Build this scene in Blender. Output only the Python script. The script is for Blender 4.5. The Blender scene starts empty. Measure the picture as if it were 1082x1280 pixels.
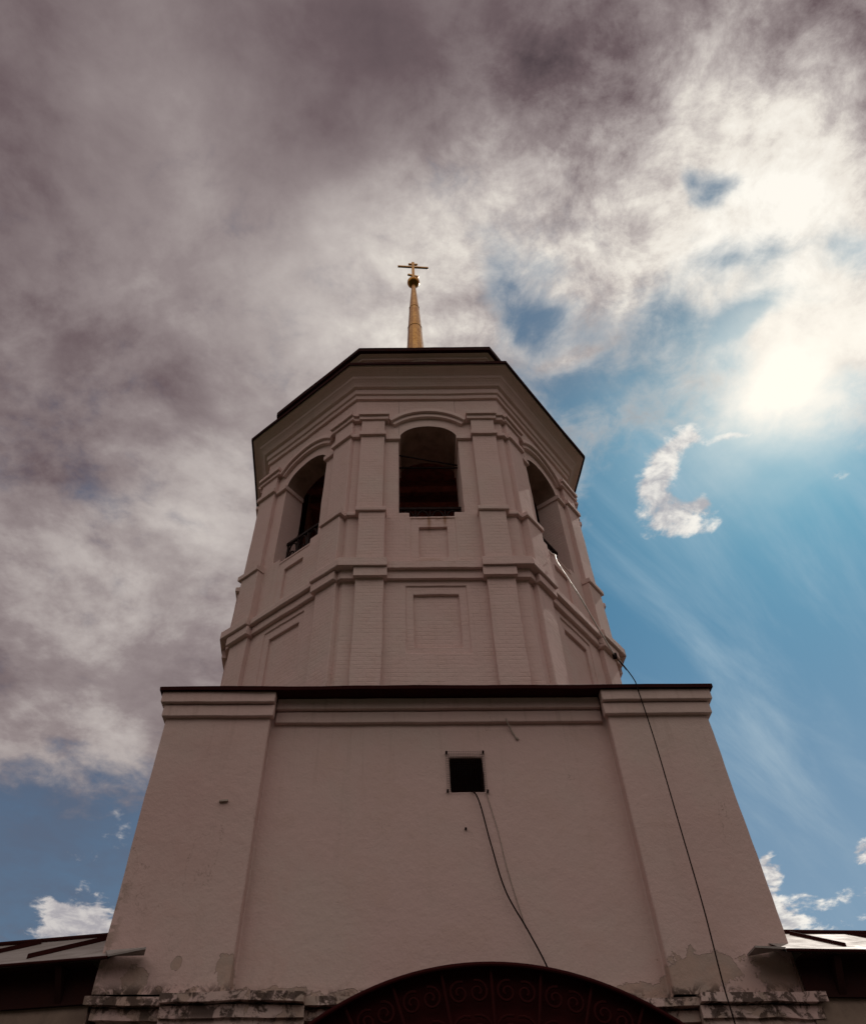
import bpy, bmesh, math
from math import radians, sin, cos, pi, sqrt
from mathutils import Vector, Matrix, noise

S = bpy.context.scene
COL = S.collection

# ------------------------------------------------------------------ camera
CAM_PITCH, CAM_YAW, CAM_ROLL = .8694, .0122, .0066
cd = bpy.data.cameras.new('camera')
cam = bpy.data.objects.new('camera', cd); COL.objects.link(cam)
fwd = Vector((sin(CAM_YAW)*cos(CAM_PITCH), cos(CAM_YAW)*cos(CAM_PITCH), sin(CAM_PITCH)))
r0 = Vector((cos(CAM_YAW), -sin(CAM_YAW), 0)); u0 = r0.cross(fwd)
rt = r0*cos(CAM_ROLL) + u0*sin(CAM_ROLL); up = u0*cos(CAM_ROLL) - r0*sin(CAM_ROLL)
m = Matrix((rt, up, -fwd)).transposed().to_4x4(); m.translation = Vector((-.7342, 0, 1.6))
cam.matrix_world = m
cd.sensor_fit = 'HORIZONTAL'; cd.sensor_width = 36; cd.lens = 36*952.2455/1082
cd.shift_x = 45.12/1082; cd.shift_y = -11.03/1082
cd.clip_start = .1; cd.clip_end = 3000
S.camera = cam

# ------------------------------------------------------------------ world, sun, exposure
SUN_DIR = Vector((.458, .463, .759)).normalized()
SUN_EL = math.asin(SUN_DIR.z); SUN_AZ = math.atan2(SUN_DIR.x, SUN_DIR.y)
S.view_settings.view_transform = 'Standard'; S.view_settings.look = 'None'
S.view_settings.exposure = 0; S.view_settings.gamma = 1
sl = bpy.data.lights.new('sun', 'SUN'); sl.energy = 2.4; sl.angle = radians(.53); sl.color = (1, .93, .83)
so = bpy.data.objects.new('sun', sl); COL.objects.link(so)
so.rotation_euler = SUN_DIR.to_track_quat('Z', 'Y').to_euler(); so.location = SUN_DIR*60

# node helper: sockets with arithmetic
class G:
    def __init__(s, tree): s.t = tree; s.n = tree.nodes; s.l = tree.links
    def node(s, typ, **kw):
        n = s.n.new(typ)
        for k, v in kw.items(): setattr(n, k, v)
        return n
    def put(s, sock, v):
        if isinstance(v, K): s.l.new(v.s, sock)
        else: sock.default_value = v
    def math(s, op, *a, clamp=False):
        n = s.node('ShaderNodeMath', operation=op, use_clamp=clamp)
        for i, v in enumerate(a): s.put(n.inputs[i], v)
        return K(s, n.outputs[0])
    def vec(s, op, *a):
        n = s.node('ShaderNodeVectorMath', operation=op)
        for i, v in enumerate(a):
            if op == 'SCALE' and i == 1: s.put(n.inputs['Scale'], v)
            else: s.put(n.inputs[i], v)
        return K(s, n.outputs['Value' if op in ('DOT_PRODUCT', 'LENGTH') else 'Vector'])
    def step(s, x, a, b, lo=0., hi=1.):
        n = s.node('ShaderNodeMapRange', interpolation_type='SMOOTHSTEP', clamp=True)
        for i, v in enumerate((x, a, b, lo, hi)): s.put(n.inputs[i], v)
        return K(s, n.outputs[0])
    def mix(s, f, a, b, mode='MIX'):
        n = s.node('ShaderNodeMix', data_type='RGBA', blend_type=mode, clamp_factor=True)
        s.put(n.inputs[0], f); s.put(n.inputs[6], a if isinstance(a, K) else (*a, 1)); s.put(n.inputs[7], b if isinstance(b, K) else (*b, 1))
        return K(s, n.outputs[2])
    def noise(s, v, scale, detail=4, rough=.55, dist=0., lac=2.):
        n = s.node('ShaderNodeTexNoise', noise_dimensions='3D')
        s.put(n.inputs['Vector'], v)
        for k, x in (('Scale', scale), ('Detail', detail), ('Roughness', rough), ('Distortion', dist), ('Lacunarity', lac)): n.inputs[k].default_value = x
        return K(s, n.outputs[0])
    def noisec(s, v, scale, detail=3):
        n = s.node('ShaderNodeTexNoise'); s.put(n.inputs['Vector'], v); n.inputs['Scale'].default_value = scale; n.inputs['Detail'].default_value = detail
        return K(s, n.outputs[1])
    def ramp(s, f, stops):
        n = s.node('ShaderNodeValToRGB'); s.put(n.inputs[0], f); e = n.color_ramp.elements
        while len(e) < len(stops): e.new(.5)
        for q, (p, c) in zip(e, stops): q.position = p; q.color = (*c, 1)
        return K(s, n.outputs[0])
    def xyz(s, v):
        n = s.node('ShaderNodeSeparateXYZ'); s.put(n.inputs[0], v); return [K(s, o) for o in n.outputs]
    def comb(s, x, y, z):
        n = s.node('ShaderNodeCombineXYZ')
        for i, v in enumerate((x, y, z)): s.put(n.inputs[i], v)
        return K(s, n.outputs[0])
class K:
    def __init__(s, g, so): s.g = g; s.s = so
    def __add__(s, o): return s.g.math('ADD', s, o)
    __radd__ = __add__
    def __mul__(s, o): return s.g.math('MULTIPLY', s, o)
    __rmul__ = __mul__
    def __sub__(s, o): return s.g.math('SUBTRACT', s, o)
    def __rsub__(s, o): return s.g.math('SUBTRACT', o, s)
    def __truediv__(s, o): return s.g.math('DIVIDE', s, o)

def lin(r, g, b):
    f = lambda c: c/12.92 if c <= .04045 else ((c+.055)/1.055)**2.4
    return tuple(f(c/255) for c in (r, g, b))

# clouds as patches of direction: (centre, width axis, height axis, weight)
CLOUD_LIGHT = [
    ((0.352, 0.243, 0.904), (9.303, -2.654, -2.912), (0.219, 11.888, -3.283), 0.30),
    ((0.328, 0.360, 0.873), (4.696, -1.989, -0.947), (2.243, 10.654, -5.237), 0.36),
    ((0.488, 0.330, 0.808), (7.574, -2.989, -3.351), (0.140, 7.355, -3.085), 0.36),
    ((0.006, 0.360, 0.933), (5.095, -1.457, 0.528), (3.098, 10.611, -4.121), 0.20),
    ((-0.237, 0.263, 0.935), (21.227, -0.659, 5.553), (1.896, 10.521, -2.475), 0.12),
    ((0.103, 0.322, 0.941), (8.388, -2.246, -0.149), (3.287, 16.821, -6.120), 0.12),
    ((0.363, 0.145, 0.920), (19.779, -6.182, -6.830), (0.273, 15.212, -2.499), 0.08),
    ((-0.143, 0.446, 0.883), (6.608, 0.539, 0.801), (0.160, 8.272, -4.155), 0.16),
    ((-0.339, 0.683, 0.647), (6.026, 1.345, 1.741), (0.103, 4.736, -4.947), 0.14),
    ((-0.242, 0.638, 0.731), (7.038, 1.049, 1.416), (0.130, 6.199, -5.361), 0.14),
    ((0.093, 0.179, 0.979), (4.402, -0.387, -0.349), (0.237, 13.131, -2.422), -0.10),
    ((0.323, 0.170, 0.931), (14.464, -17.984, -1.731), (15.179, 15.977, -8.170), 0.12),
    ((-0.382, 0.200, 0.902), (13.026, 3.698, 4.698), (0.107, 5.887, -1.258), -0.12),
    ((-0.091, 0.275, 0.957), (14.188, 6.075, -0.400), (-8.494, 25.552, -8.147), -0.08),
    ((-0.139, 0.141, 0.980), (7.106, 0.627, 0.918), (0.474, 26.568, -3.742), -0.05),
    ((-0.385, 0.571, 0.725), (10.367, 3.374, 2.850), (-2.109, 22.633, -18.954), -0.16),
    ((-0.279, 0.482, 0.831), (10.628, 5.242, 0.522), (-7.323, 17.229, -12.451), -0.13),
    ((0.422, 0.126, 0.898), (13.675, -5.115, -5.717), (0.367, 20.537, -3.051), -0.04),
    ((-0.421, 0.446, 0.790), (17.940, 5.214, 6.614), (0.375, 19.130, -10.589), 0.08),
    ((0.201, 0.266, 0.943), (20.045, -21.380, 1.739), (5.832, 6.249, -3.006), -0.10),
    ((0.039, 0.474, 0.879), (8.108, -0.327, -0.187), (0.285, 14.579, -7.879), 0.18),
    ((-0.318, 0.789, 0.525), (11.684, 2.530, 3.283), (0.205, 8.692, -12.925), 0.10),
    ((-0.418, 0.334, 0.845), (18.568, 5.521, 6.993), (0.172, 9.127, -3.527), -0.07),
    ((-0.165, 0.549, 0.819), (12.174, 1.157, 1.670), (0.182, 9.053, -6.029), 0.14),
]
CLOUD_COVER = [
    ((0.074, 0.160, 0.984), (3.368, -0.250, -0.213), (0.209, 11.623, -1.910), 0.60),
    ((0.470, 0.401, 0.787), (13.561, -6.736, -4.665), (7.826, 42.573, -26.365), 0.75),
    ((0.502, 0.377, 0.779), (22.516, -9.038, -10.143), (0.505, 26.085, -12.941), 0.40),
    ((0.243, 0.462, 0.853), (14.691, -12.015, 2.315), (48.931, 52.583, -42.424), 0.40),
    ((0.373, 0.639, 0.673), (3.535, -1.904, -0.154), (1.917, 3.163, -4.065), -1.10),
    ((0.503, 0.689, 0.523), (3.485, -2.169, -0.496), (1.728, 2.163, -4.512), -1.20),
    ((0.241, 0.492, 0.837), (9.257, -4.603, 0.046), (6.457, 13.705, -9.921), -0.60),
    ((0.278, 0.431, 0.858), (12.161, -7.785, -0.031), (17.125, 29.053, -20.142), -0.42),
    ((0.147, 0.407, 0.902), (24.664, 1.278, -4.606), (-2.828, 17.301, -7.338), -0.46),
    ((0.194, 0.381, 0.904), (38.982, -5.810, -5.915), (0.717, 37.605, -15.989), -0.32),
    ((0.121, 0.378, 0.918), (45.705, -4.482, -4.178), (0.546, 28.712, -11.885), -0.28),
    ((0.199, 0.441, 0.875), (17.066, -11.701, 2.027), (19.735, 27.560, -18.372), -0.60),
    ((0.164, 0.440, 0.883), (39.631, -4.964, -4.897), (0.707, 36.472, -18.320), -0.30),
    ((-0.351, 0.819, 0.455), (4.917, 0.872, 2.223), (3.696, 13.392, -21.263), -0.30),
    ((0.339, 0.279, 0.899), (37.780, 17.003, -19.524), (-35.836, 64.400, -6.477), -0.75),
    ((0.369, 0.286, 0.884), (40.641, -23.221, -9.460), (20.328, 67.096, -30.199), -0.70),
    ((0.354, 0.300, 0.886), (54.339, -15.130, -16.569), (2.067, 110.398, -38.259), -0.40),
    ((0.399, 0.334, 0.854), (14.258, -6.949, -3.950), (9.506, 45.212, -22.107), -0.62),
    ((0.501, 0.308, 0.809), (36.091, -14.858, -16.697), (0.830, 43.895, -17.203), -0.50),
    ((0.413, 0.404, 0.816), (14.907, -14.506, -0.359), (31.435, 30.636, -31.062), -0.75),
    ((0.232, 0.338, 0.912), (51.823, -9.310, -9.742), (0.778, 41.276, -15.511), -0.25),
    ((0.352, 0.415, 0.839), (26.039, -6.895, -7.519), (0.744, 38.407, -19.292), -0.30),
    ((0.486, 0.361, 0.796), (37.388, -14.497, -16.237), (1.018, 52.923, -24.652), -0.20),
    ((-0.389, 0.845, 0.367), (6.457, 1.920, 2.432), (0.140, 5.188, -11.802), -0.95),
    ((-0.257, 0.879, 0.401), (9.124, 1.668, 2.200), (0.191, 7.203, -15.654), -0.85),
    ((-0.393, 0.573, 0.719), (10.844, 4.346, 2.467), (-5.142, 23.682, -21.680), -0.22),
    ((-0.275, 0.636, 0.721), (24.877, 4.296, 5.699), (0.871, 41.534, -36.305), -0.20),
    ((0.461, 0.777, 0.429), (4.381, -1.609, -1.796), (0.105, 4.187, -7.705), -1.10),
    ((0.430, 0.848, 0.309), (6.025, -2.171, -2.421), (0.172, 5.906, -16.448), -0.80),
    ((0.209, 0.858, 0.469), (3.467, -0.540, -0.554), (0.067, 2.670, -4.913), -0.60),
]
CLOUD_PUFF = [
    ((0.364, 0.540, 0.759), (41.958, -5.117, -16.491), (-11.457, 61.876, -38.542), 1.00),
    ((0.346, 0.563, 0.750), (46.521, 14.192, -32.114), (-20.219, 28.835, -12.327), 1.10),
    ((0.329, 0.592, 0.735), (39.630, -3.969, -14.550), (-4.947, 25.297, -18.160), 1.20),
    ((0.349, 0.610, 0.711), (22.190, -9.832, -2.456), (15.291, 40.032, -41.866), 1.12),
    ((0.378, 0.594, 0.710), (78.610, -21.674, -23.716), (1.255, 60.185, -50.958), 0.95),
    ((0.413, 0.525, 0.744), (44.245, -26.928, -5.581), (62.117, 115.313, -115.853), 0.75),
    ((0.343, 0.629, 0.698), (28.916, -11.761, -3.623), (25.014, 75.507, -80.369), 0.70),
    ((0.256, 0.629, 0.734), (32.699, -5.986, -6.278), (1.729, 82.615, -71.452), 0.28),
    ((-0.335, 0.880, 0.336), (29.046, 7.425, 9.505), (0.517, 18.296, -47.363), 1.30),
    ((-0.304, 0.894, 0.330), (19.261, 4.430, 5.719), (0.509, 17.754, -47.660), 1.10),
    ((-0.343, 0.874, 0.346), (72.357, 18.836, 24.081), (0.846, 30.357, -75.819), 0.50),
    ((0.414, 0.828, 0.378), (89.493, -44.755, 0.139), (20.289, 18.115, -61.976), 0.90),
    ((0.416, 0.840, 0.349), (81.410, -35.078, -12.518), (7.123, 11.346, -35.783), 1.10),
    ((0.424, 0.843, 0.330), (59.279, -20.756, -23.106), (0.864, 30.564, -79.119), 0.90),
    ((0.494, 0.786, 0.370), (49.427, -9.522, -45.742), (-40.904, 59.243, -71.205), 1.10),
    ((0.464, 0.819, 0.337), (16.849, -7.816, -4.200), (10.109, 19.228, -60.638), 0.50),
    ((0.431, 0.847, 0.312), (10.022, -3.612, -4.028), (0.689, 23.784, -65.428), 0.40),
    ((-0.329, 0.861, 0.388), (44.992, 10.894, 14.005), (1.139, 42.817, -94.115), 0.42),
    ((-0.303, 0.855, 0.421), (27.407, 5.935, 7.701), (0.342, 13.264, -26.650), 0.30),
    ((0.394, 0.457, 0.797), (74.719, -22.080, -24.292), (1.816, 92.058, -53.677), 0.60),
    ((0.473, 0.520, 0.711), (23.040, -19.224, -1.284), (69.066, 69.687, -96.838), 0.35),
    ((0.502, 0.531, 0.682), (15.614, -13.274, -1.158), (46.780, 44.387, -69.011), 0.30),
]
SUN_GLOW = [
    ((0.446, 0.446, 0.776), (13.900, -14.488, 0.326), (16.077, 12.331, -16.333), 0.30),
    ((0.448, 0.444, 0.776), (7.955, -8.316, 0.157), (9.661, 7.407, -9.818), 0.40),
    ((0.454, 0.442, 0.774), (4.786, -5.027, 0.067), (5.897, 4.494, -6.026), 0.36),
    ((0.488, 0.400, 0.776), (8.617, -9.568, -0.484), (13.964, 10.649, -14.260), 0.25),
    ((0.438, 0.500, 0.747), (6.854, -6.815, 0.544), (12.093, 8.737, -12.935), 0.15),
    ((0.499, 0.481, 0.721), (12.177, -12.831, 0.122), (15.318, 10.207, -17.424), 0.12),
]

w = bpy.data.worlds.new('World'); S.world = w; w.use_nodes = True
w.node_tree.nodes.clear(); g = G(w.node_tree)
d = K(g, g.node('ShaderNodeTexCoord').outputs['Generated'])
def patches(L, d):
    tot = None
    for c, A, B, wt in L:
        a = g.vec('DOT_PRODUCT', d, A); b = g.vec('DOT_PRODUCT', d, B)
        e = g.math('EXPONENT', (a*a + b*b)*-1.)
        e = e * g.math('GREATER_THAN', g.vec('DOT_PRODUCT', d, c), 0.)
        tot = e*wt if tot is None else tot + e*wt
    return tot
sky = g.node('ShaderNodeTexSky', sky_type='NISHITA'); sky.sun_disc = False
sky.sun_elevation = SUN_EL; sky.sun_rotation = SUN_AZ; sky.altitude = 100; sky.air_density = 1.; sky.dust_density = .6; sky.ozone_density = 1.5
REAR_FILL = .48
SKY = K(g, sky.outputs[0])
dx, dy, dz = g.xyz(d)
h = g.math('MAXIMUM', dz, .02) + .12                     # clouds lie on a sheet high overhead
cp = g.comb(dx/h, dy/h, 0.)
# wind-torn distortion of the patch outlines
wob = g.vec('SUBTRACT', g.noisec(cp, 2.2, 5), (.5, .5, .5))
wob2 = g.vec('SUBTRACT', g.noisec(cp, 7., 5), (.5, .5, .5))
dd = g.vec('ADD', g.vec('ADD', d, g.vec('SCALE', wob, .10)), g.vec('SCALE', wob2, .065))
dl = g.vec('ADD', d, g.vec('SCALE', wob, .16))
n1 = g.noise(cp, 2.6, 8, .58, .25)
n2 = g.noise(g.vec('ADD', cp, (7.3, 2.1, 0)), 6.5, 8, .64, .2)
n3 = g.noise(g.vec('ADD', cp, (1.7, 9.2, 0)), 16., 7, .62, .4)
cover = patches(CLOUD_COVER, dd) + (n1-.5)*.7 + (n2-.5)*1.15 + (n3-.5)*.95 + .10
cover = g.step(cover, -.82, .06)
billow = g.noise(g.vec('ADD', cp, (4.4, 8.8, 0)), 3.6, 7, .6, .15)
bright = patches(CLOUD_LIGHT, dl) + (n1-.5)*.30 + (g.step(billow, .38, .62)-.5)*.20*g.step(dz, .97, .80) + (n2-.5)*.28 + (n3-.5)*.10 + .255
mot = g.noise(g.vec('ADD', cp, (3.1, 5.7, 0)), 9.5, 9, .70, .25)
litup = g.step(g.vec('DOT_PRODUCT', d, tuple(SUN_DIR)), .80, .97)
bright = bright + litup*((mot-.5)*1.2 + (n3-.5)*.55 + .08)
back = g.step(dy, .05, -.3)
bright = bright + back*(g.step(dz, .15, .55)*REAR_FILL - g.step(dz, .42, .12)*.34)             # fill light added: unseen rear sky raised high up, lowered near the horizon
cloud = g.ramp(bright, [(0., lin(82, 70, 74)), (.14, lin(107, 92, 95)), (.34, lin(147, 135, 135)), (.54, lin(191, 182, 178)), (.76, lin(236, 229, 219)), (1., lin(255, 250, 240))])
sun_side = g.vec('DOT_PRODUCT', d, tuple(SUN_DIR))
thin = g.step(cover, 1., .3) * g.step(sun_side, .70, .95)   # thin cloud near the sun lights up
cloud = g.mix(thin*.5, cloud, lin(246, 242, 234))
# blue between the clouds, and thin streaks of cirrus drawn out along the wind
blue = g.mix(1., g.vec('SCALE', SKY, .055), (.33, .89, 1.06), 'MULTIPLY')
rot = g.vec('DOT_PRODUCT', cp, (.72, -.69, 0)); rot2 = g.vec('DOT_PRODUCT', cp, (.69, .72, 0))
ci = g.noise(g.comb(rot*5., rot2*.9, 0.), 1.3, 7, .6, .4)
ci = g.step(ci, .40, .85) * g.step(dz, .2, .5) * g.step(dx, .1, .4)
blue = g.mix(ci*.78, blue, lin(170, 195, 210))
haze = g.step(dz, .78, .25)
blue = g.mix(haze*g.step(dx, -.5, .5, .22, .50), blue, lin(163, 172, 182))
blue = g.mix(g.step(dx, .05, -.2)*g.step(n1 + n2*.5, .55, .90, .34, .62), blue, lin(92, 92, 106))      # thin grey veil on the clouded side
thru = g.step(sun_side, .90, .96)*g.step(dz, .78, .86)*.45
blue = g.mix(thru, blue, lin(128, 130, 144))
col = g.mix(cover, blue, cloud)
glow = patches(SUN_GLOW, dd)*(.36 + n2*.70 + n3*.45)
col = g.mix(g.math('MINIMUM', glow, 1.), col, (1.06, 1.0, .89))
dp = g.vec('ADD', g.vec('ADD', d, g.vec('SCALE', wob, .05)), g.vec('SCALE', wob2, .075))
pf0 = patches(CLOUD_PUFF, dp)
n4 = g.noise(g.vec('ADD', cp, (5.1, 3.3, 0)), 38., 6, .65, .2)
pf = pf0 + ((n2-.5)*1.6 + (n3-.5)*2.3 + (n4-.5)*1.3)*g.step(pf0, .06, .34)
pfc = g.step(pf, .30, 1.12)
pcol = g.mix(g.step(n3 + (n2-.5)*.8, .36, .66), lin(178, 176, 180), lin(250, 245, 236))
pcol = g.mix(g.step(dx, .0, -.2)*.55, pcol, lin(165, 158, 163))
col = g.mix(pfc*.95, col, pcol)
col = g.mix(back*g.step(dz, .26, .14), col, (.022, .018, .014))   # unseen dark band behind the viewer, added to darken soffits
col = g.mix(g.step(dz, .0, -.06), col, (.06, .052, .048))
bg = g.node('ShaderNodeBackground'); bg.inputs['Strength'].default_value = .1
g.put(bg.inputs['Color'], g.vec('SCALE', col, 10.))
out = g.node('ShaderNodeOutputWorld'); g.l.new(bg.outputs[0], out.inputs[0])

# ------------------------------------------------------------------ materials
def mat(name):
    m = bpy.data.materials.new(name); m.use_nodes = True; m.node_tree.nodes.clear()
    g = G(m.node_tree); b = g.node('ShaderNodeBsdfPrincipled'); o = g.node('ShaderNodeOutputMaterial')
    g.l.new(b.outputs[0], o.inputs[0]); return m, g, b
def geo(g): return K(g, g.node('ShaderNodeNewGeometry').outputs['Position'])
def bump(g, b, hgt, dist, strength=1.):
    n = g.node('ShaderNodeBump'); n.inputs['Strength'].default_value = strength; n.inputs['Distance'].default_value = dist
    g.put(n.inputs['Height'], hgt); g.l.new(n.outputs[0], b.inputs['Normal'])
def near(g, p, c, r):            # soft spot round a place on the building
    q = g.vec('DIVIDE', g.vec('SUBTRACT', p, c), r)
    return g.math('EXPONENT', g.vec('DOT_PRODUCT', q, q)*-1.)

WALL = (.62, .43, .402)
def plaster(name, brick):
    m, g, b = mat(name); p = geo(g); x, y, z = g.xyz(p)
    big = g.noise(p, .55, 4, .6); mid = g.noise(p, 2.3, 5, .65, .4); fine = g.noise(p, 30., 4, .6)
    col = g.mix(g.step(big, .38, .66), WALL, (.60, .448, .41))
    col = g.mix(g.step(mid, .48, .70)*.6, col, (.595, .41, .37))           # pinkish repainted areas
    drip = g.noise(g.vec('MULTIPLY', p, (5., 5., .35)), 1., 4, .6)         # rain streaks down the limewash
    col = g.mix(g.step(drip, .56, .8)*.22, col, (.36, .27, .23))
    col = g.mix(g.step(fine, .58, .75)*.12, col, (.40, .31, .27))
    if brick: col = g.mix(1., col, (1.09, 1.09, 1.10), 'MULTIPLY')
    hgt = fine*.25 + mid*.9 + g.noise(p, 9., 4, .6)*.5
    if brick:
        uv = K(g, g.node('ShaderNodeUVMap', uv_map='UVMap').outputs[0])
        uv = g.vec('ADD', uv, g.vec('SCALE', g.noisec(p, 3., 3), .035))
        n = g.node('ShaderNodeTexBrick'); g.put(n.inputs['Vector'], uv)
        for k, v in (('Scale', 1.), ('Mortar Size', .012), ('Mortar Smooth', .8), ('Brick Width', .26), ('Row Height', .085)): n.inputs[k].default_value = v
        n.inputs['Color1'].default_value = (0, 0, 0, 1); n.inputs['Color2'].default_value = (1, 1, 1, 1); n.inputs['Mortar'].default_value = (.5, .5, .5, 1)
        mortar = K(g, n.outputs['Fac'])
        hgt = hgt - mortar*.20*g.step(mid, .35, .65, .35, 1.) + K(g, n.outputs['Color'])*.05
        col = g.mix(mortar*.07, col, (.40, .31, .27))
        # rust run from two pins under the middle arch sill
        r1 = near(g, p, RUST1, (.035, .4, .22)); r2 = near(g, p, RUST2, (.03, .4, .16)); r3 = near(g, p, RUST3, (.45, .4, .05))
        r = g.math('MINIMUM', r1 + r2 + r3*.6*g.step(g.noise(p, 9., 3), .4, .6), 1.)
        col = g.mix(r*.75, col, (.30, .13, .06))
        r4 = near(g, p, RUST4, (.35, .4, .16))
        col = g.mix(r4*g.step(mid, .45, .6)*.5, col, (.45, .27, .19))
    else:
        pk = near(g, p, (-3.5, 10.1, 6.9), (.95, 1., 1.5)) + near(g, p, (3.5, 9.9, 5.9), (.6, 1., .9))*.5
        col = g.mix(g.math('MINIMUM', pk, 1.)*.8*g.step(mid, .3, .6, .6, 1.), col, (.57, .375, .35))
        run = g.noise(g.vec('MULTIPLY', p, (9., 9., .45)), 1., 5, .65)           # runs below the cornice
        col = g.mix(g.step(run, .52, .78)*g.step(z, 6.6, 8.5)*.45, col, (.36, .25, .21))
        ck = g.step(g.math('ABSOLUTE', g.noise(g.vec('MULTIPLY', p, (1., 1., .55)), .9, 6, .62)-.5), .0028, .0006)*g.step(g.noise(p, .7, 2), .54, .62)
        col = g.mix(ck*.5, col, (.25, .17, .14))
        # lime paint gone from the foot of the wall: flakes with hard edges, damp grime on the string course
        edge = g.noise(p, 1.9, 6, .62, .6)
        foot = g.step(z, 5.35, 4.62)
        lost = g.step(edge + g.step(z, 4.98, 4.66)*.22, .735, .75)*g.step(z, 5.1, 4.95)
        spots = near(g, p, (-3.2, 10.05, 4.98), (.09, .5, .10)) + near(g, p, (-2.62, 10.05, 4.9), (.15, .5, .24)) + near(g, p, (-3.66, 10.05, 4.8), (.22, .5, .2)) + near(g, p, (3.2, 9.9, 4.95), (.34, .5, .2)) + near(g, p, (2.75, 9.9, 4.85), (.3, .5, .2)) + near(g, p, (-1.9, 10.1, 4.72), (.5, .5, .1)) + near(g, p, (3.9, 9.9, 4.85), (.3, .5, .25)) + near(g, p, (2.3, 10, 4.75), (.5, .5, .1))
        lost2 = g.step(spots + (edge-.5)*1.5 + (g.noise(p, 7., 5, .65)-.5)*1.3, .50, .53)
        lost = g.math('MAXIMUM', lost, lost2)
        raw = g.mix(g.step(g.noise(p, 4.5, 5), .4, .62), (.40, .275, .215), (.35, .27, .22))
        col = g.mix(lost*.66, col, raw)
        grime = g.step(g.noise(p, 5.5, 6, .70, .6), .47, .56)*g.step(z, 4.30, 4.45)*g.step(z, 4.82, 4.66)
        col = g.mix(grime*.88, col, (.055, .035, .028))
        grime2 = g.step(g.noise(p, 3.1, 6, .7, .5), .5, .72)*g.step(z, 4.0, 4.4)*g.step(z, 5.1, 4.6)
        col = g.mix(grime2*.45, col, (.19, .13, .105))
        # worn left arris of the tower
        arr = g.step(x, -3.93, -4.1)*g.step(g.noise(p, 6., 5, .65), .5, .56)*g.step(z, 6.6, 5.6)
        col = g.mix(arr*.55, col, (.28, .20, .16))
        hgt = hgt*.85 - lost*.5
    b.inputs['Roughness'].default_value = .92; b.inputs['Specular IOR Level'].default_value = .15
    g.put(b.inputs['Base Color'], col); bump(g, b, hgt, .016)
    return m

def simple(name, c, c2, rough, metal=0., scale=4., bmp=.002, spec=.5, streak=None):
    m, g, b = mat(name); p = geo(g)
    n = g.noise(g.vec('MULTIPLY', p, streak) if streak else p, scale, 6, .65, .3)
    g.put(b.inputs['Base Color'], g.mix(g.step(n, .35, .7), c, c2))
    b.inputs['Metallic'].default_value = metal; b.inputs['Specular IOR Level'].default_value = spec
    g.put(b.inputs['Roughness'], g.step(n, .3, .75, rough*.8, min(1, rough*1.25)))
    if bmp: bump(g, b, n, bmp)
    return m

# ------------------------------------------------------------------ frames on the building
BASE_YAW = -.0332; WB = 4.127
OX, OY, OCT_YAW, KS = -.0622, 14.1278, .041, .4313
class Frame:                     # u along the wall, n outwards, z up
    def __init__(s, o, t, uL, uR, kL=0., kR=0.):
        s.o = o; s.t = t; s.n = Vector((t.y, -t.x)); s.uL = uL; s.uR = uR; s.kL = kL; s.kR = kR
    def P(s, u, n, z):
        q = s.o + s.t*u + s.n*n; return Vector((q.x, q.y, z))
    def L(s, n): return s.uL + s.kL*n     # where the left / right arris lies at offset n
    def R(s, n): return s.uR + s.kR*n
def oct_poly(a):
    q = KS*a; P = [(-q, -a+.0771), (q, -a-.1698), (a, -q), (a, q), (q, a), (-q, a), (-a, q), (-a, -q)]
    c, sn = cos(OCT_YAW), sin(OCT_YAW)
    return [Vector((OX + c*x - sn*y, OY + sn*x + c*y)) for x, y in P]
def frames_of(poly):
    n = len(poly); T = [(poly[(i+1) % n]-poly[i]).normalized() for i in range(n)]
    out = []
    for i in range(n):
        A, B = poly[i], poly[(i+1) % n]; Lh = (B-A).length/2
        aL = T[i-1].angle_signed(T[i]); aR = T[i].angle_signed(T[(i+1) % n])
        out.append(Frame((A+B)/2, T[i], -Lh, Lh, -math.tan(abs(aL)/2), math.tan(abs(aR)/2)))
    return out
OCT = oct_poly(3.93); FO = frames_of(OCT)
cb, sb = cos(BASE_YAW), sin(BASE_YAW)
bt = Vector((cb, sb)); bn = Vector((-sb, cb))
SQ = [Vector((0, 10)) + bt*x + bn*y for x, y in ((-WB, 0), (WB, 0), (WB, 2*WB), (-WB, 2*WB))]
FB = frames_of(SQ)
RUST1 = FO[0].P(-.06, 0, 13.08); RUST2 = FO[0].P(.26, 0, 13.12); RUST3 = FO[0].P(.05, 0, 13.16); RUST4 = FO[0].P(.1, .1, 11.9)

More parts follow.
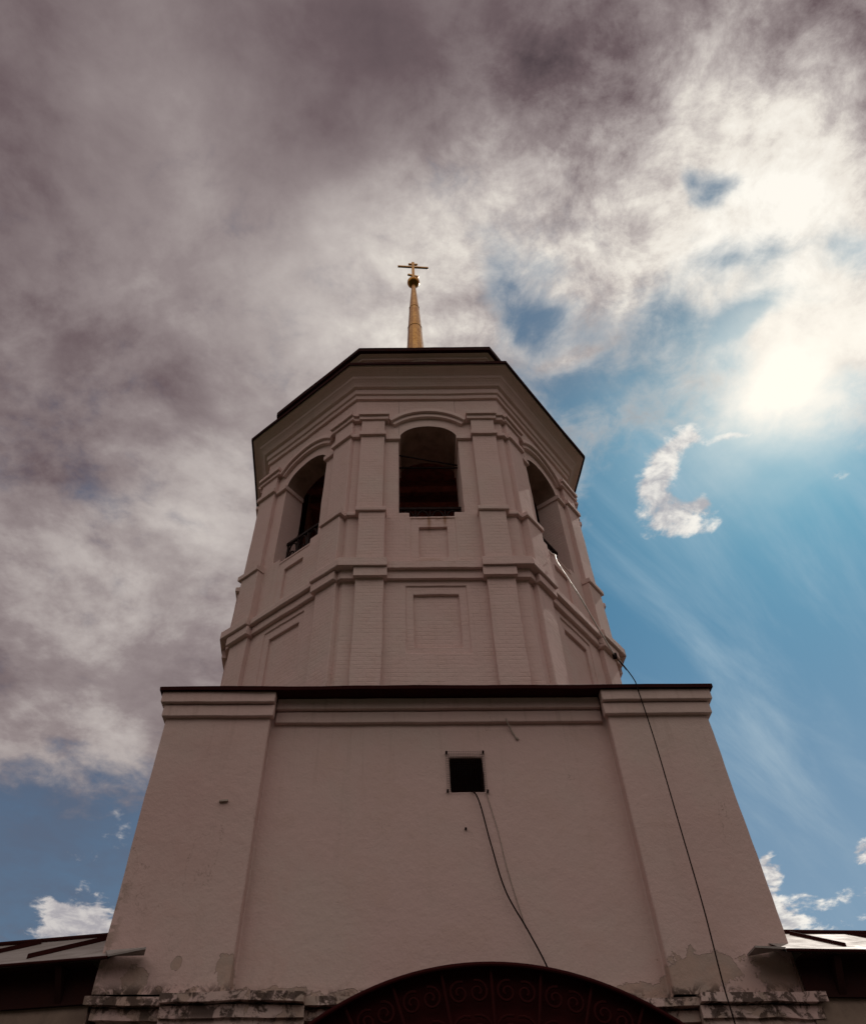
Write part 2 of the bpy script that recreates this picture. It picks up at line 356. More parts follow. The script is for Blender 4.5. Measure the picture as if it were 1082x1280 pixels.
# ------------------------------------------------------------------ mesh builder
class MB:
    def __init__(s): s.v = []; s.f = []; s.uv = []; s.sm = []
    def quad(s, P, uv=None):
        i = len(s.v); s.v += [Vector(p) for p in P]; s.f.append(tuple(range(i, i+len(P)))); s.uv.append(uv or [(0, 0)]*len(P))
    def grid(s, fn, us, vs, uvf=lambda a, b: (a, b)):
        for a, b in zip(us, us[1:]):
            for c, e in zip(vs, vs[1:]):
                s.quad([fn(a, c), fn(b, c), fn(b, e), fn(a, e)], [uvf(a, c), uvf(b, c), uvf(b, e), uvf(a, e)])
    def box(s, F, u0, u1, n0, n1, z0, z1, step=.18, slope=0.):
        """block on a wall; u0/u1 may be 'L' or 'R' for a mitred arris; slope drops the outer top edge"""
        U0 = (lambda n: F.L(n)) if u0 == 'L' else (lambda n: u0)
        U1 = (lambda n: F.R(n)) if u1 == 'R' else (lambda n: u1)
        k = max(1, round((U1(n1)-U0(n1))/step)); kz = max(1, round((z1-z0)/step))
        T = [i/k for i in range(k+1)]; Z = [z0 + (z1-z0)*i/kz for i in range(kz+1)]
        at = lambda t, n, z: F.P(U0(n) + (U1(n)-U0(n))*t, n, z - (slope if (z == Z[-1] and n == n1) else 0))
        uu = lambda t, n: U0(n) + (U1(n)-U0(n))*t
        s.grid(lambda t, z: at(t, n1, z), T, Z, lambda t, z: (uu(t, n1), z))
        s.grid(lambda t, z: at(1-t, n0, z), T, Z, lambda t, z: (uu(1-t, n0), z))
        s.grid(lambda n, z: at(1, n, z), [n1, n0], Z, lambda n, z: (n+.13, z))
        s.grid(lambda n, z: at(0, n, z), [n0, n1], Z, lambda n, z: (n+.13, z))
        s.grid(lambda t, n: at(t, n, z1), T, [n1, n0], lambda t, n: (uu(t, n), n))
        s.grid(lambda t, n: at(t, n, z0), T, [n0, n1], lambda t, n: (uu(t, n), n))
    def relief(s, F, us, zs, depth, step=.18):
        """wall face cut into cells, each at its own depth behind the wall plane (None = open)"""
        def ref(c):
            o = [c[0]]
            for a, b in zip(c, c[1:]):
                k = max(1, math.ceil((b-a)/step)); o += [a + (b-a)*i/k for i in range(1, k+1)]
            return o
        U, Zs = ref(us), ref(zs); D = [[depth((a+b)/2, (c+e)/2) for c, e in zip(Zs, Zs[1:])] for a, b in zip(U, U[1:])]
        TH = s.thick
        dv = lambda v: TH if v is None else v
        uu = lambda u, n: max(F.L(-n), min(F.R(-n), u)) if abs(u-U[0]) < 1e-6 or abs(u-U[-1]) < 1e-6 else u
        for i, (a, b) in enumerate(zip(U, U[1:])):
            for j, (c, e) in enumerate(zip(Zs, Zs[1:])):
                q = D[i][j]
                if q is not None:
                    s.quad([F.P(uu(a, q), -q, c), F.P(uu(b, q), -q, c), F.P(uu(b, q), -q, e), F.P(uu(a, q), -q, e)], [(a, c), (b, c), (b, e), (a, e)])
                if i+1 < len(D) and dv(q) != dv(D[i+1][j]):
                    r = D[i+1][j]; s.quad([F.P(b, -dv(q), c), F.P(b, -dv(r), c), F.P(b, -dv(r), e), F.P(b, -dv(q), e)], [(dv(q), c), (dv(r), c), (dv(r), e), (dv(q), e)])
                if j+1 < len(D[i]) and dv(q) != dv(D[i][j+1]):
                    r = D[i][j+1]; s.quad([F.P(a, -dv(q), e), F.P(b, -dv(q), e), F.P(b, -dv(r), e), F.P(a, -dv(r), e)], [(a, dv(q)), (b, dv(q)), (b, dv(r)), (a, dv(r))])
    thick = .5
    def ring(s, FR, prof, step=.2, close=False):
        """moulding carried round a closed polygon; prof = [(offset, z), ...]"""
        for F in FR:
            k = max(1, round((F.uR-F.uL)/step)); T = [i/k for i in range(k+1)]
            pr = prof + [prof[0]] if close else prof
            for (n0, z0), (n1, z1) in zip(pr, pr[1:]):
                at = lambda t, q: F.P(F.L((n0, n1)[q]) + (F.R((n0, n1)[q])-F.L((n0, n1)[q]))*t, (n0, n1)[q], (z0, z1)[q])
                s.grid(at, T, [0, 1], lambda t, q: (F.uL + (F.uR-F.uL)*t, (z0, z1)[q] + (n0, n1)[q]))
    def tube(s, pts, r, k=8, cap=True):
        pts = [Vector(p) for p in pts]; R = r if isinstance(r, (list, tuple)) else [r]*len(pts)
        rings = []; prev = None
        for i, p in enumerate(pts):
            t = (pts[min(i+1, len(pts)-1)] - pts[max(i-1, 0)]).normalized()
            if prev is None:
                a = t.orthogonal().normalized()
            else:
                a = (prev - t*prev.dot(t)).normalized()
            prev = a; b = t.cross(a)
            rings.append([p + (a*cos(2*pi*j/k) + b*sin(2*pi*j/k))*R[i] for j in range(k)])
        for A, B in zip(rings, rings[1:]):
            for j in range(k):
                s.quad([A[j], A[(j+1) % k], B[(j+1) % k], B[j]])
        if cap: s.quad(rings[0][::-1]); s.quad(rings[-1])
    def lathe(s, c, prof, k=24, rot=0.):
        for (r0_, z0), (r1_, z1) in zip(prof, prof[1:]):
            for j in range(k):
                a, b = 2*pi*j/k + rot, 2*pi*(j+1)/k + rot
                q = lambda r, t, z: Vector((c[0] + r*cos(t), c[1] + r*sin(t), z))
                s.quad([q(r0_, a, z0), q(r0_, b, z0), q(r1_, b, z1), q(r1_, a, z1)])
    def block(s, c, x, y, z):    # oriented box: centre and three half-axis vectors
        c, x, y, z = map(Vector, (c, x, y, z))
        P = [c + x*i + y*j + z*k for k in (-1, 1) for j in (-1, 1) for i in (-1, 1)]
        for q in ((0, 2, 3, 1), (4, 5, 7, 6), (0, 1, 5, 4), (2, 6, 7, 3), (0, 4, 6, 2), (1, 3, 7, 5)): s.quad([P[i] for i in q])
    def poly_prism(s, pts, ext):
        pts = [Vector(p) for p in pts]; ext = Vector(ext); n = len(pts)
        s.quad(pts); s.quad([p+ext for p in reversed(pts)])
        for i in range(n): s.quad([pts[(i+1) % n], pts[i], pts[i]+ext, pts[(i+1) % n]+ext])
    def build(s, name, material, parent=None, jit=0., bevel=0., smooth=.6, kind=None):
        V = s.v
        if jit:
            V = [v + noise.noise_vector(v*.9)*jit + noise.noise_vector(v*3.1)*jit*.5 + noise.noise_vector(v*8.)*jit*.30 for v in V]
        c = sum(V, Vector())/len(V)
        me = bpy.data.meshes.new(name); me.from_pydata([v-c for v in V], [], s.f)
        ul = me.uv_layers.new(name='UVMap'); i = 0
        for f in s.uv:
            for q in f: ul.data[i].uv = q; i += 1
        bm = bmesh.new(); bm.from_mesh(me); bmesh.ops.remove_doubles(bm, verts=bm.verts, dist=2e-4)
        bmesh.ops.recalc_face_normals(bm, faces=bm.faces); bm.to_mesh(me); bm.free()
        me.materials.append(material)
        me.polygons.foreach_set('use_smooth', [True]*len(me.polygons)); me.set_sharp_from_angle(angle=smooth)
        o = bpy.data.objects.new(name, me); COL.objects.link(o); o.location = c
        if parent is not None:
            o.parent = parent; o.matrix_parent_inverse = Matrix.Translation(-ORIGIN[parent.name])
        ORIGIN[o.name] = c if parent is None else c
        if bevel:
            b = o.modifiers.new('bevel', 'BEVEL'); b.width = bevel; b.segments = 2; b.limit_method = 'ANGLE'; b.angle_limit = .7; b.harden_normals = False
        if kind: o['kind'] = kind
        return o
ORIGIN = {}
def thing(name, loc, label, cat, group=None):
    o = bpy.data.objects.new(name, None); COL.objects.link(o); o.location = loc; ORIGIN[o.name] = Vector(loc)
    o.empty_display_size = .5; o['label'] = label; o['category'] = cat
    if group: o['group'] = group
    return o
def tag(o, label, cat, group=None):
    o['label'] = label; o['category'] = cat
    if group: o['group'] = group
    return o

M_BASE = plaster('limewashed plaster', False)
M_OCT = plaster('limewashed brick', True)
M_ROOF = simple('dark painted roof iron', (.030, .0060, .0055), (.042, .010, .009), .9, .0, 3., .003, .06)
M_SHEET = simple('weathered zinc sheet', (.33, .285, .27), (.25, .21, .195), .6, .1, 2.2, .004, .2, streak=(1, 3, 3))
M_GOLD = simple('gilded sheet', (.42, .20, .042), (.29, .115, .02), .28, 1., 6., .003)
M_IRON = simple('black wrought iron', (.014, .0040, .0036), (.022, .007, .006), .75, .0, 9., .001, .15)
M_VISOR = simple('dark painted canopy sheet', (.034, .0052, .0055), (.042, .007, .0075), .9, .0, 5., .001, .05)
M_SCROLL = simple('dull forged iron', (.036, .0062, .0062), (.043, .008, .008), .9, .0, 9., .001, .05)
M_WOOD = simple('dark weathered timber', (.30, .085, .06), (.17, .05, .036), .85, 0, 6., .004, .2, (1, 1, 6))
M_INNER = simple('dark inner brick', (.36, .19, .145), (.24, .125, .095), .95, 0, 3., .01, .1)  # inner brick, darker and redder than the outer walls
M_SOFFIT_SHADE = simple('shade-toned plaster', (.32, .21, .17), (.20, .13, .10), .95, 0, 2.5, .01, .1)
M_DARK = simple('lining in shade colour', (.028, .009, .008), (.036, .012, .010), .95, 0, 4., .006, .1)
M_CABLE = simple('black cable rubber', (.012, .006, .006), (.018, .009, .008), .9, 0, 20., 0, .08)
M_WHITE = simple('white cable sleeve', (.74, .69, .64), (.62, .56, .51), .5, 0, 12., 0)
M_GREY = simple('painted-over wire', (.42, .33, .29), (.36, .28, .24), .8, 0, 12., 0)
M_WALL2 = simple('brown rough plaster', (.30, .215, .17), (.22, .155, .125), .95, 0, 2.6, .012, .1)
M_GROUND = simple('worn paving', (.055, .048, .043), (.04, .036, .033), .9, 0, 1.2, .01, .2)
M_GRASS = simple('short grass', (.026, .036, .014), (.04, .044, .018), .95, 0, 3., .02, .1)

# ------------------------------------------------------------------ ground
b = MB(); b.grid(lambda x, y: (x, y, 0), [-400, -60, -20, 20, 60, 400], [-400, -60, -20, 9, 60, 400]); b.build('ground', M_GRASS, kind='structure')
b = MB(); b.grid(lambda x, y: (x, y, .004), [-14, -5, 5, 14], [-30, -10, 0, 9.6]); b.build('forecourt_paving', M_GROUND, kind='structure')

# ------------------------------------------------------------------ the tower
TOWER = thing('bell_tower', (0, 14.1, 0), 'pale plastered bell tower with octagonal belfry, square base and gilded spire', 'bell tower')

# square base
F = FB[0]
PL, PR = -2.53, 2.62                                    # inner edges of the corner pilasters
VU0, VU1, VZ0, VZ1 = .185, .675, 7.275, 7.82             # vent opening
b = MB(); b.thick = .75
def dep(u, z):
    if VU0 < u < VU1 and VZ0 < z < VZ1: return None
    return 0. if (u < PL or u > PR) and z > 4.66 else .2
b.relief(F, [-WB, PL, VU0, VU1, PR, WB], [4.66, VZ0, VZ1, 8.80], dep)
b.relief(F, [-WB, -1.6, .56, 2.87, WB], [0., 4.66], lambda u, z: .10)
for f in FB[1:]: b.relief(f, [f.uL, f.uR], [0., 8.80], lambda u, z: 0.)
base = b.build('base_wall', M_BASE, TOWER, jit=.010, bevel=.018)
base['label'] = 'pale plastered square base with flaking paint at its foot'
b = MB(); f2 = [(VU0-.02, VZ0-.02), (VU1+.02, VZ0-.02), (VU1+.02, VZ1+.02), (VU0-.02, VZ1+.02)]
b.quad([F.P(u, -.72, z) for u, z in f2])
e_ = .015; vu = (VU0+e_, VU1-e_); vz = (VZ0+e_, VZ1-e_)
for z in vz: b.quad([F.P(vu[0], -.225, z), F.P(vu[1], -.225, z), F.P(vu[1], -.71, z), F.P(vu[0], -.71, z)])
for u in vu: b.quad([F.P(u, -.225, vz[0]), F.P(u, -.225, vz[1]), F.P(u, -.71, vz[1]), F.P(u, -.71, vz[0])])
b.build('vent_shade_liner', M_DARK, base)  # dark liner: the opening's inner shade put into its colour
# wire grille and its four pins over the vent
b = MB(); g0, g1, h0, h1 = .135, .705, 7.265, 7.905; k = 22
for i in range(k+1):
    u = g0 + (g1-g0)*i/k; w_ = .004
    b.tube([F.P(u + .004*sin(i*2.1), -.175, h0), F.P(u, -.170, h1)], .0016, 4, False)
    z = h0 + (h1-h0)*i/k
    b.tube([F.P(g0, -.172, z + .004*sin(i*1.7)), F.P(g1, -.172, z)], .0016, 4, False)
gr = b.build('vent_grille', M_IRON, base)
for u, z in ((g0+.012, h1-.015), (g1-.012, h1-.012), (g0+.004, h0+.012), (g1+.006, h0+.004)):
    b = MB(); b.tube([F.P(u, -.2, z), F.P(u, -.155, z)], .017, 10); b.build('pin', M_IRON, gr)

# base cornice: two courses that step forward with the pilasters
b = MB()
for (u0, u1, n) in (('L', PL+.05, 0.), (PL+.05, PR-.05, -.2), (PR-.05, 'R', 0.)):
    lo = n-.06
    b.box(F, u0, u1, lo, n+.065, 8.385, 8.60, slope=.015)
    b.box(F, u0, u1, lo, n+.12, 8.60, 8.795)
for f in FB[1:]:
    b.box(f, 'L', 'R', -.06, .065, 8.385, 8.60, slope=.015); b.box(f, 'L', 'R', -.06, .12, 8.60, 8.795)
b.build('base_cornice', M_BASE, TOWER, jit=.010, bevel=.016)
# sheet-iron skirt roof between base and octagon
b = MB(); b.ring(FB, [(-.3, 8.80), (.155, 8.80), (.168, 8.785), (.172, 8.845), (.15, 8.862), (-1.25, 9.02)], step=.5)
b.build('skirt_roof', M_ROOF, TOWER, jit=.020)

# foot of the tower: string course and portal pilasters round the gateway
b = MB()
for u0, u1 in ((-3.28, -1.62), (2.87, 'R')):
    b.box(F, u0, u1, -.16, .0, 0, 4.20)
    b.box(F, u0, u1, -.16, .045, 4.20, 4.40); b.box(F, u0, u1, -.16, .085, 4.40, 4.545, slope=.02); b.box(F, u0, u1, -.16, .15, 4.545, 4.668, slope=.03)
for u0, u1 in (('L', -3.28), (-1.62, 2.87)):
    b.box(F, u0, u1, -.16, -.02, 4.40, 4.535, slope=.02); b.box(F, u0, u1, -.16, .06, 4.535, 4.652, slope=.03)
b.build('string_course', M_BASE, TOWER, jit=.028, bevel=.02)

# octagon, lower drum with a stepped blind panel on each face
b = MB()
def dep1(u, z):
    if -.40 < u < .42 and 9.89 < z < 11.10: return .085
    if -.54 < u < .56 and 9.75 < z < 11.285: return .028
    return 0.
for f in FO: b.relief(f, [f.uL, -.54, -.40, .42, .56, f.uR], [8.6, 9.75, 9.89, 11.10, 11.285, 11.86], dep1)
b.build('drum_wall', M_OCT, TOWER, jit=.010, bevel=.016)

# belfry stage with an arched opening on each face
b = MB(); b.thick = 1.1; OPW, SILL, SPR, TOP = .675, 13.22, 15.92, 16.45
def dep2(u, z):
    if abs(u) < OPW and z > SILL and not (abs(u) > .46 and z < 13.34): return None
    if -.27 < u < .29 and 12.06 < z < 12.92: return .075
    if -.44 < u < .46 and 11.95 < z < SILL-.05: return .016
    return 0.
NA = 20; TH = [1.1, .55]*4; arc = [(OPW*cos(pi*i/NA), SPR + (TOP-SPR)*sin(pi*i/NA)) for i in range(NA+1)]   # right to left
SOF = []
for f, th in zip(FO, TH):
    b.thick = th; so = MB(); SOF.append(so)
    b.relief(f, [f.uL, -OPW, -.46, -.44, -.27, .29, .46, OPW, f.uR], [11.86, 11.95, 12.06, 12.92, SILL-.05, SILL, 13.34, SPR], dep2)
    for (a0, z0), (a1, z1) in zip(arc, arc[1:]):
        b.quad([f.P(a1, 0, z1), f.P(a0, 0, z0), f.P(a0, 0, 17.9), f.P(a1, 0, 17.9)], [(a1, z1), (a0, z0), (a0, 17.9), (a1, 17.9)])
        for n0, n1 in ((0, -th/3), (-th/3, -th*2/3), (-th*2/3, -th)):
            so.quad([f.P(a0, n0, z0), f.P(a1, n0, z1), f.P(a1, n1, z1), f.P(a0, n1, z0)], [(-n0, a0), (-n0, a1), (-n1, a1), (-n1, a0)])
    for u0, u1 in ((f.uL, -OPW), (OPW, f.uR)):
        k = 3; b.grid(lambda u, z: f.P(u, 0, z), [u0 + (u1-u0)*i/k for i in range(k+1)], [SPR + (17.9-SPR)*i/6 for i in range(7)])
belfry = b.build('belfry_wall', M_OCT, TOWER, jit=.010, bevel=.016)
for so in SOF: so.build('arch_soffit', M_SOFFIT_SHADE, belfry, jit=.010)  # shade of the vault put into a darker plaster colour
# inner skin, floor and timber ceiling of the belfry
b = MB()
for f, th in zip(FO, TH):
    iL, iR = f.L(-th)-.3, f.R(-th)+.3
    for u0, u1, z0, z1 in ((iL, -OPW, 12.6, 17.5), (OPW, iR, 12.6, 17.5), (-OPW, OPW, 12.6, SILL)):
        b.quad([f.P(u0, -th, z0), f.P(u1, -th, z0), f.P(u1, -th, z1), f.P(u0, -th, z1)])
    for (a0, z0), (a1, z1) in zip(arc, arc[1:]):
        b.quad([f.P(a0, -th, z0), f.P(a1, -th, z1), f.P(a1, -th, 17.5), f.P(a0, -th, 17.5)])
b.build('inner_wall', M_INNER, belfry)
b = MB(); I = [f.P(f.L(-.54), -.54, 0) for f in FO]
b.poly_prism([(p.x, p.y, 12.7) for p in I], (0, 0, .12)); b.build('timber_floor', M_WOOD, belfry)
b = MB(); b.poly_prism([(p.x, p.y, 17.3) for p in I], (0, 0, .12)); b.build('timber_ceiling', M_WOOD, belfry)
for y_, z_, r_ in ((-1.9, 16.75, .10), (-1.2, 16.95, .12), (.1, 16.7, .12), (1.3, 16.95, .12)):
    b = MB(); b.block((OX, OY+y_, z_), (2.9, .15*y_/2, 0), (0, r_, 0), (0, 0, r_*1.2)); b.build('ceiling_beam', M_WOOD, belfry, bevel=.015)
# wrought-iron parapet in each opening
for f, th in zip(FO, TH):
    b = MB(); nn = -.56*th
    for z in (SILL+.10, SILL+.95): b.block(f.P(0, nn, z), [*(f.t*OPW), 0], [*(f.n*.03), 0], (0, 0, .035))
    for i in range(4):
        u = -.48 + .32*i; c = f.P(u, nn, SILL+.525)
        b.tube([c + Vector((*(f.t*(.14*cos(q*pi/8))), .36*sin(q*pi/8))) for q in range(17)], .022, 6, False)
        b.tube([c + Vector((*(f.t*(.07*cos(q*pi/6))), .09*sin(q*pi/6))) for q in range(13)], .018, 6, False)
    for u in (-.64, -.32, 0, .32, .64): b.tube([f.P(u, nn, SILL), f.P(u, nn, SILL+.98)], .02, 6)
    b.build('parapet', M_IRON, belfry)
    if th < 1: continue
    b = MB(); b.tube([f.P(-OPW-.02, -.54*th, 15.62), f.P(OPW+.02, -.54*th, 15.60)], .024, 6); b.build('tie_rod', M_IRON, belfry)
    b = MB(); b.tube([f.P(-OPW-.02, -.29*th, 15.74), f.P(OPW+.02, -.56*th, 15.72)], .020, 6); b.build('tie_rod', M_IRON, belfry)

# pilasters, bands, arches on each face of the octagon
for f, th in zip(FO, TH):
    for s_ in (-1, 1):
        q0, q1 = sorted((s_*.945, s_*1.465))
        p = MB(); p.box(f, q0, q1, -.03, .105, 9.0, 11.43); p.build('lower_pilaster', M_OCT, TOWER, jit=.010, bevel=.016)
        q0, q1 = sorted((s_*1.0, s_*1.54))
        p = MB(); p.box(f, q0, q1, -.03, .10, 13.2, 16.62); p.build('upper_pilaster', M_OCT, TOWER, jit=.010, bevel=.016)
        q0, q1 = sorted((s_*.945, s_*1.475)); r0_, r1_ = sorted((s_*.925, s_*1.545))
        p = MB(); p.box(f, q0, q1, -.03, .165, 11.8, 13.20); p.build('pedestal', M_OCT, TOWER, jit=.010, bevel=.016)
        def seg(u0, u1):                       # (side-aware) run of band, 'E' = mitred arris
            if s_ < 0: return ('L' if u1 == 'E' else -u1, -u0)
            return (u0, 'R' if u1 == 'E' else u1)
        b = MB()
        b.box(f, *seg(.925, 1.545), -.03, .215, 13.20, 13.345, slope=.03)
        b.box(f, *seg(1.545, 'E'), -.03, .075, 13.20, 13.33, slope=.03)
        b.build('pedestal_band', M_OCT, TOWER, jit=.010, bevel=.014); b = MB()
        b.box(f, *seg(.97, 1.575), -.03, .165, 15.93, 16.07, slope=.02); b.box(f, *seg(1.575, 'E'), -.03, .085, 15.93, 16.06, slope=.02)
        b.box(f, *seg(OPW-.035, .97), -.03, .07, 15.86, 16.00, slope=.02)
        b.box(f, *seg(OPW-.035, OPW+.05), -th+.01, -.03, 15.86, 15.99)
        b.build('impost', M_OCT, TOWER, jit=.010, bevel=.014); b = MB()
        b.box(f, *seg(.915, 1.60), -.03, .145, 16.56, 16.69); b.box(f, *seg(.90, 1.615), -.03, .20, 16.69, 16.82, slope=.03)
        b.box(f, *seg(1.60, 'E'), -.03, .09, 16.56, 16.69); b.box(f, *seg(1.615, 'E'), -.03, .14, 16.69, 16.81, slope=.03)
        b.build('capital', M_OCT, TOWER, jit=.010, bevel=.014)
    # eyebrow moulding over the arch
    b = MB(); zc = 17.03-1.13
    def sweep(ri, ro, n):
        half = math.asin(.905/1.13); A = [-half + 2*half*i/16 for i in range(17)]
        P = lambda a, r, q: f.P(1.13*sin(a)*(1. if True else 0) + (r-1.13)*sin(a)*.55, q, zc + r*cos(a))
        for a0, a1 in zip(A, A[1:]):
            for (ra, na), (rb, nb_) in zip([(ri, -.03), (ri, n), (ro, n-.015), (ro, -.03)], [(ri, n), (ro, n-.015), (ro, -.03)]):
                b.quad([P(a0, ra, na), P(a1, ra, na), P(a1, rb, nb_), P(a0, rb, nb_)])
        for a0 in (A[0], A[-1]): b.quad([P(a0, ri, -.03), P(a0, ri, n), P(a0, ro, n), P(a0, ro, -.03)])
    sweep(.84, .985, .085); sweep(.985, 1.13, .14)
    b.build('archivolt', M_OCT, TOWER, jit=.008, bevel=.010)
    # middle cornice, breaking forward at the corners
    b = MB(); c_ = .885
    b.box(f, -c_, c_, -.03, .075, 11.42, 11.62); b.box(f, -c_, c_, -.03, .155, 11.62, 11.835, slope=.05)
    for s_ in (-1, 1):
        sg = lambda u0, u1: (('L' if u1 == 'E' else -u1, -u0) if s_ < 0 else (u0, 'R' if u1 == 'E' else u1))
        b.box(f, *sg(c_, 1.50), -.03, .195, 11.39, 11.61, slope=.01); b.box(f, *sg(1.50, 'E'), -.03, .105, 11.40, 11.61, slope=.01)
        b.box(f, *sg(c_, 'E'), -.03, .245, 11.61, 11.86, slope=.05)
    b.build('middle_cornice', M_OCT, TOWER, jit=.010, bevel=.022)

# crowning cornice, eaves and roof
b = MB(); b.ring(FO, [(-.02, 17.55), (.06, 17.56), (.07, 17.69), (.115, 17.71), (.13, 17.87), (.20, 17.905), (.225, 17.96), (.27, 18.03), (.33, 18.085), (.345, 18.15), (.43, 18.23), (.545, 18.285), (.555, 18.34), (-.1, 18.37)], step=.2)
b.build('crown_cornice', M_OCT, TOWER, jit=.010, bevel=.006, smooth=.45)
b = MB(); b.ring(FO, [(.3, 18.345), (.588, 18.34), (.60, 18.30), (.607, 18.395), (.58, 18.415), (-.30, 18.72)], step=.5)
b.build('eaves_sheet', M_ROOF, TOWER, jit=.012)
FU = frames_of(oct_poly(3.80))
b = MB()
for f in FU: b.relief(f, [f.uL, f.uR], [18.4, 19.86], lambda u, z: 0.)
b.ring(FU, [(-.02, 19.72), (.05, 19.73), (.07, 19.81), (.15, 19.87), (-.1, 19.90)])
att = b.build('attic_wall', M_OCT, TOWER, jit=.008)
for f in FU:
    b = MB(); A = [pi*i/20 for i in range(21)]; zc = 19.02
    for a0, a1 in zip(A, A[1:]):
        for (ra, na), (rb, nb_) in zip([(.60, -.02), (.60, .05), (.70, .05), (.70, -.02)], [(.60, .05), (.70, .05), (.70, -.02)]):
            q = lambda a, r, n: f.P(r*cos(a), n, zc + r*sin(a))
            b.quad([q(a0, ra, na), q(a1, ra, na), q(a1, rb, nb_), q(a0, rb, nb_)])
        b.quad([f.P(.6*cos(a0), .006, zc+.6*sin(a0)), f.P(.6*cos(a1), .006, zc+.6*sin(a1)), f.P(0, .006, zc)])
    b.build('lunette', M_WALL2, att)
b = MB(); b.ring(FU, [(.1, 19.90), (.235, 19.89), (.25, 19.86), (.256, 20.01), (.235, 20.03), (-1.0, 21.6), (-2.2, 23.1), (-3.0, 24.2), (-3.4, 25.4)], step=.5)
roof = b.build('tent_roof', M_ROOF, TOWER, jit=.012)

# gilded spire, ball and cross
SX, SY = .10, OY
b = MB(); b.lathe((SX, SY), [(.62, 24.6), (.52, 25.6), (.36, 26.9), (.315, 27.55), (.315, 27.6), (.275, 28.95), (.287, 28.96), (.287, 29.02), (.268, 29.03), (.205, 30.72), (.217, 30.73), (.217, 30.79), (.198, 30.80), (.105, 32.6), (.085, 33.1), (.0, 33.12)], 12, .2)
spire = b.build('spire', M_GOLD, TOWER, smooth=.35)
b = MB(); b.lathe((SX, SY), [(.27*sin(pi*i/16)+1e-4, 33.32-.27*cos(pi*i/16)) for i in range(17)], 28); b.build('ball', M_GOLD, spire, smooth=1.2)
b = MB()
tx = Vector((1, .04, 0)); ty = Vector((-.04, 1, 0))
def bar(c, L, a=0., hh=.05): b.block(Vector((SX, SY, 0))+Vector((0, 0, c)), (tx*cos(a) - Vector((0, 0, sin(a))))*L, ty*.04, (Vector((0, 0, cos(a))) + tx*sin(a))*hh)
b.block((SX, SY, 34.5), tx*.06, ty*.042, (0, 0, .98))
bar(34.97, .69); bar(35.27, .21); bar(34.03, .26, .42)
b.build('cross', M_GOLD, spire, bevel=.008)

# gateway under the arched canopy
b = MB(); gz = []
A = [pi*i/24 for i in range(25)]
pts = [(.56 + 2.0*cos(a), 2.4 + 1.9*sin(a)) for a in A]
b.poly_prism([F.P(2.56, -.13, .02)] + [F.P(u, -.13, z) for u, z in pts] + [F.P(-1.44, -.13, .02)], [*(F.n*.05), 0])
for i in range(17):
    u = -1.36 + .24*i; b.block(F.P(u, -.07, 1.3), [*(F.t*.11), 0], [*(F.n*.012), 0], (0, 0, 1.25))
b.build('gate_leaf', M_WOOD, TOWER)
CZ, CU, CR = 1.17, .46, 3.55
N0, N1 = -.09, .80
b = MB(); half = .80; A = [-half + 2*half*i/40 for i in range(41)]
cp_ = lambda a, r, n: F.P(CU + r*sin(a), n, CZ + r*cos(a))
for a0, a1 in zip(A, A[1:]):
    for (ra, na), (rb, nb_) in zip([(CR-.012, N0), (CR-.012, N1), (CR+.012, N1), (CR+.012, N0)], [(CR-.012, N1), (CR+.012, N1), (CR+.012, N0), (CR-.012, N0)]):
        b.quad([cp_(a0, ra, na), cp_(a1, ra, na), cp_(a1, rb, nb_), cp_(a0, rb, nb_)])
can = b.build('gate_canopy', M_VISOR, TOWER)
b = MB()
for a0, a1 in zip(A, A[1:]):
    b.quad([cp_(a0, CR-1.75, N1-.13), cp_(a1, CR-1.75, N1-.13), cp_(a1, CR-.015, N1-.13), cp_(a0, CR-.015, N1-.13)])
b.build('canopy_shade_sheet', M_VISOR, can)  # added dark sheet standing for the shaded void behind the scrollwork
b = MB()
b.tube([cp_(a, CR-.02, N1+.012) for a in A], .022, 8); b.build('canopy_rim', M_VISOR, can)
def spiral(b, u, z, r, sgn, turn0, n, rr=.014):
    b.tube([F.P(u + sgn*(r*(1-.8*t/22))*cos(turn0+t*.42), n, z + (r*(1-.8*t/22))*sin(turn0+t*.42)) for t in range(23)], rr, 6)
NL = N1-.06
for i in range(9):
    a = -.62 + 1.24*i/8
    b = MB(); b.tube([cp_(a, CR-.03, NL), cp_(a*.93, CR-1.6, NL)], .018, 6)
    for sg in (-1, 1):
        for rr, rad in ((.26, .115), (.62, .15), (.98, .12)):
            c = cp_(a + sg*.035*(1+rad*3), CR-rr, 0); lu = (Vector((c.x, c.y))-F.o).dot(F.t)
            spiral(b, lu, c.z, rad, sg, 1.2, NL)
    b.build('canopy_scroll', M_SCROLL, can)
for n in (N0+.03, NL):
    b = MB(); b.tube([cp_(a, CR-1.62, n) for a in [-.75 + 1.5*i/20 for i in range(21)]], .02, 6); b.build('lower_hoop', M_IRON, can)
for i in range(5):
    a = -.6 + .3*i; b = MB(); b.tube([cp_(a, CR-.03, N0+.02), cp_(a, CR-.03, NL)], .02, 6); b.build('roof_bar', M_IRON, can)

